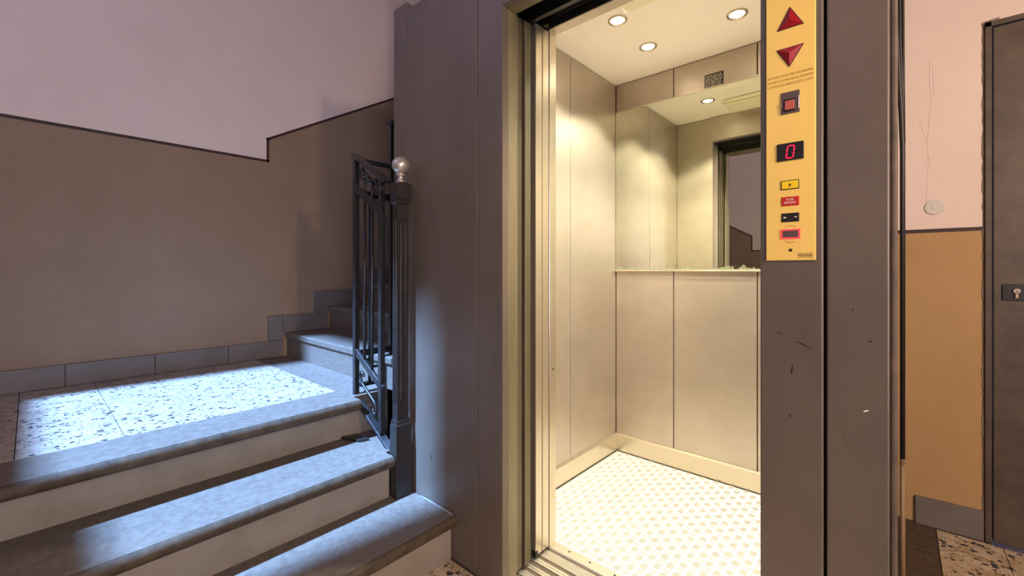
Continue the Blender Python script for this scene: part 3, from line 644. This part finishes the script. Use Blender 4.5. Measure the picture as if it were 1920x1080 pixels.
# ================================================================== RIGHT: STEEL DOOR, COVER, CABLES
dr = struct(thing('door_1', 'grey brown sheet steel door with black lock plate', 'door', (0.70, YR, 0)))
obj('frame', (lambda b: [box(b, DX0+0.001, DX0+0.020, YR-0.012, YR+0.10, 0.001, DZ-0.001, 0.002, 1), box(b, DX1-0.02, DX1-0.001, YR-0.012, YR+0.10, 0.001, DZ-0.001, 0.002, 1), box(b, DX0+0.001, DX1-0.001, YR-0.012, YR+0.10, DZ-0.022, DZ-0.001, 0.002, 1)][0])(N()), 'door_steel', dr)
obj('leaf', box(N(), DX0+0.0235, DX1-0.0235, YR-0.006, YR+0.040, 0.006, DZ-0.026, 0.002, 1), 'door_steel', dr)
jg = []
z = 0.02
while z < 2.05: jg.append((DX0 - 0.001 - random.uniform(0.0, 0.006), z)); z += random.uniform(0.012, 0.035)
obj('mortar_edge', prism(N(), jg + [(DX0-0.002, 2.052), (DX0+0.04, 2.056), (DX0+0.04, DZ), (DX0, DZ), (DX0, 0.02)], 'y', YR-0.003, YR-0.0002), 'mortar', dr)
lk = obj('lock_plate', box(N(), 0.298, 0.420, YR-0.011, YR-0.0061, 0.953, 1.015, 0.002, 2), 'black_plastic', dr)
kb = N(); tube(kb, [(0.335, YR-0.0112, 0.9905), (0.335, YR-0.019, 0.9905)], 0.0095, 20); box(kb, 0.330, 0.340, YR-0.019, YR-0.0112, 0.962, 0.986, 0.002, 2)
tag(obj('lock_cylinder', kb, 'chrome', lk), 'bright metal key cylinder')
obj('key_slot', box(N(), 0.3315, 0.3385, YR-0.0194, YR-0.0189, 0.9895, 0.9915), 'black_void', lk)
cv = thing('junction_cover', 'round off-white junction box cover on the pink wall', 'wall cover', (0.111, YR, 1.332))
def disc(r, y0, y1): return tube(N(), [(0.111, y0, 1.332), (0.111, y0-(y0-y1)*0.6, 1.332), (0.111, y1, 1.332)], [r, r*0.985, r*0.93], 40)
obj('cover', disc(0.031, YR-0.0002, YR-0.005), 'white_plastic', cv)
obj('cap', disc(0.010, YR-0.0051, YR-0.0062), 'white_plastic', cv)
cb = thing('cable_conduit', 'thin tan conduit with black cables beside the elevator corner', 'cable', (0.0085, 1.70, 0))
obj('conduit', tube(N(), [(0.0085, 1.70, 0.0), (0.0085, 1.70, 0.52)], 0.0062, 12), 'conduit_tan', cb)
obj('cable', tube(N(), [(0.0085, 1.70, 0.50), (0.0085, 1.70, 1.42), (0.0055, 1.70, 1.53), (-0.001, 1.70, 1.68), (-0.006, 1.70, 1.80), (-0.011, 1.70, 2.05), (-0.020, 1.70, 2.30)], 0.0062, 10), 'cable_black', cb)
obj('cable', tube(N(), [(0.0105, 1.702, 1.44), (0.0085, 1.702, 1.56), (0.003, 1.702, 1.74), (0.002, 1.702, 1.90), (-0.002, 1.702, 2.30)], 0.0046, 10), 'cable_black', cb)
obj('cable', tube(N(), [(0.0112, 1.704, 1.46), (0.0105, 1.704, 1.62), (0.0095, 1.704, 1.85), (0.009, 1.704, 2.30)], 0.0034, 10), 'cable_black', cb)
# bracket spotlight of the hall, on the side wall outside the view
PX, PY, PZ = 1.62, 0.30, 2.0
pl = thing('wall_spotlight', 'black bracket spotlight on the side wall of the hall', 'lamp', (1.8, PY, PZ))
aim = Vector((0.1-PX, 2.0-PY, 1.2-PZ)).normalized(); org = Vector((PX, PY, PZ))
obj('shade', tube(N(), [org - aim*0.13, org - aim*0.10, org - aim*0.02, org - aim*0.012], [0.03, 0.05, 0.085, 0.087], 28), 'black_rail', pl)
obj('lamp', tube(N(), [org - aim*0.0115, org - aim*0.004], [0.080, 0.06], 28), 'globe', pl)
obj('arm', tube(N(), [(1.798, PY, PZ-0.05), (1.74, PY, PZ-0.03), tuple(org - aim*0.125)], 0.010, 10), 'black_rail', pl)
obj('rose', tube(N(), [(1.7995, PY, PZ-0.05), (1.785, PY, PZ-0.05)], 0.045, 24), 'black_rail', pl)
ll = bpy.data.lights.new('wall_spotlight_beam', 'SPOT'); ll.energy = 215; ll.color = (1.0, 0.75, 0.52); ll.shadow_soft_size = 0.085
ll.spot_size = math.radians(120); ll.spot_blend = 1.0
lo = bpy.data.objects.new('wall_spotlight_beam', ll); C.objects.link(lo); lo.parent = pl; lo.location = org + aim*0.02 - Vector((1.8, PY, PZ))
lo.rotation_euler = aim.to_track_quat('-Z', 'Y').to_euler()
# made-up glazed door, out of view, added to carry the side fill light
gd = struct(thing('fill_door', 'unseen glazed door added as a source for the side fill light', 'door', (1.8, -0.85, 0)))
GY0, GY1 = -1.33, -0.37
for a, b_, c, d in ((GY0, GY0+0.07, 0.001, 2.12), (GY1-0.07, GY1, 0.001, 2.12), (GY0+0.07, GY1-0.07, 2.03, 2.12), (GY0+0.07, GY1-0.07, 0.001, 0.42)):
    obj('stile', box(N(), 1.755, 1.7995, a, b_, c, d, 0.003, 1), 'wood_frame', gd)
obj('pane', box(N(), 1.775, 1.780, GY0+0.07, GY1-0.07, 0.42, 2.03), 'fill_pane', gd)
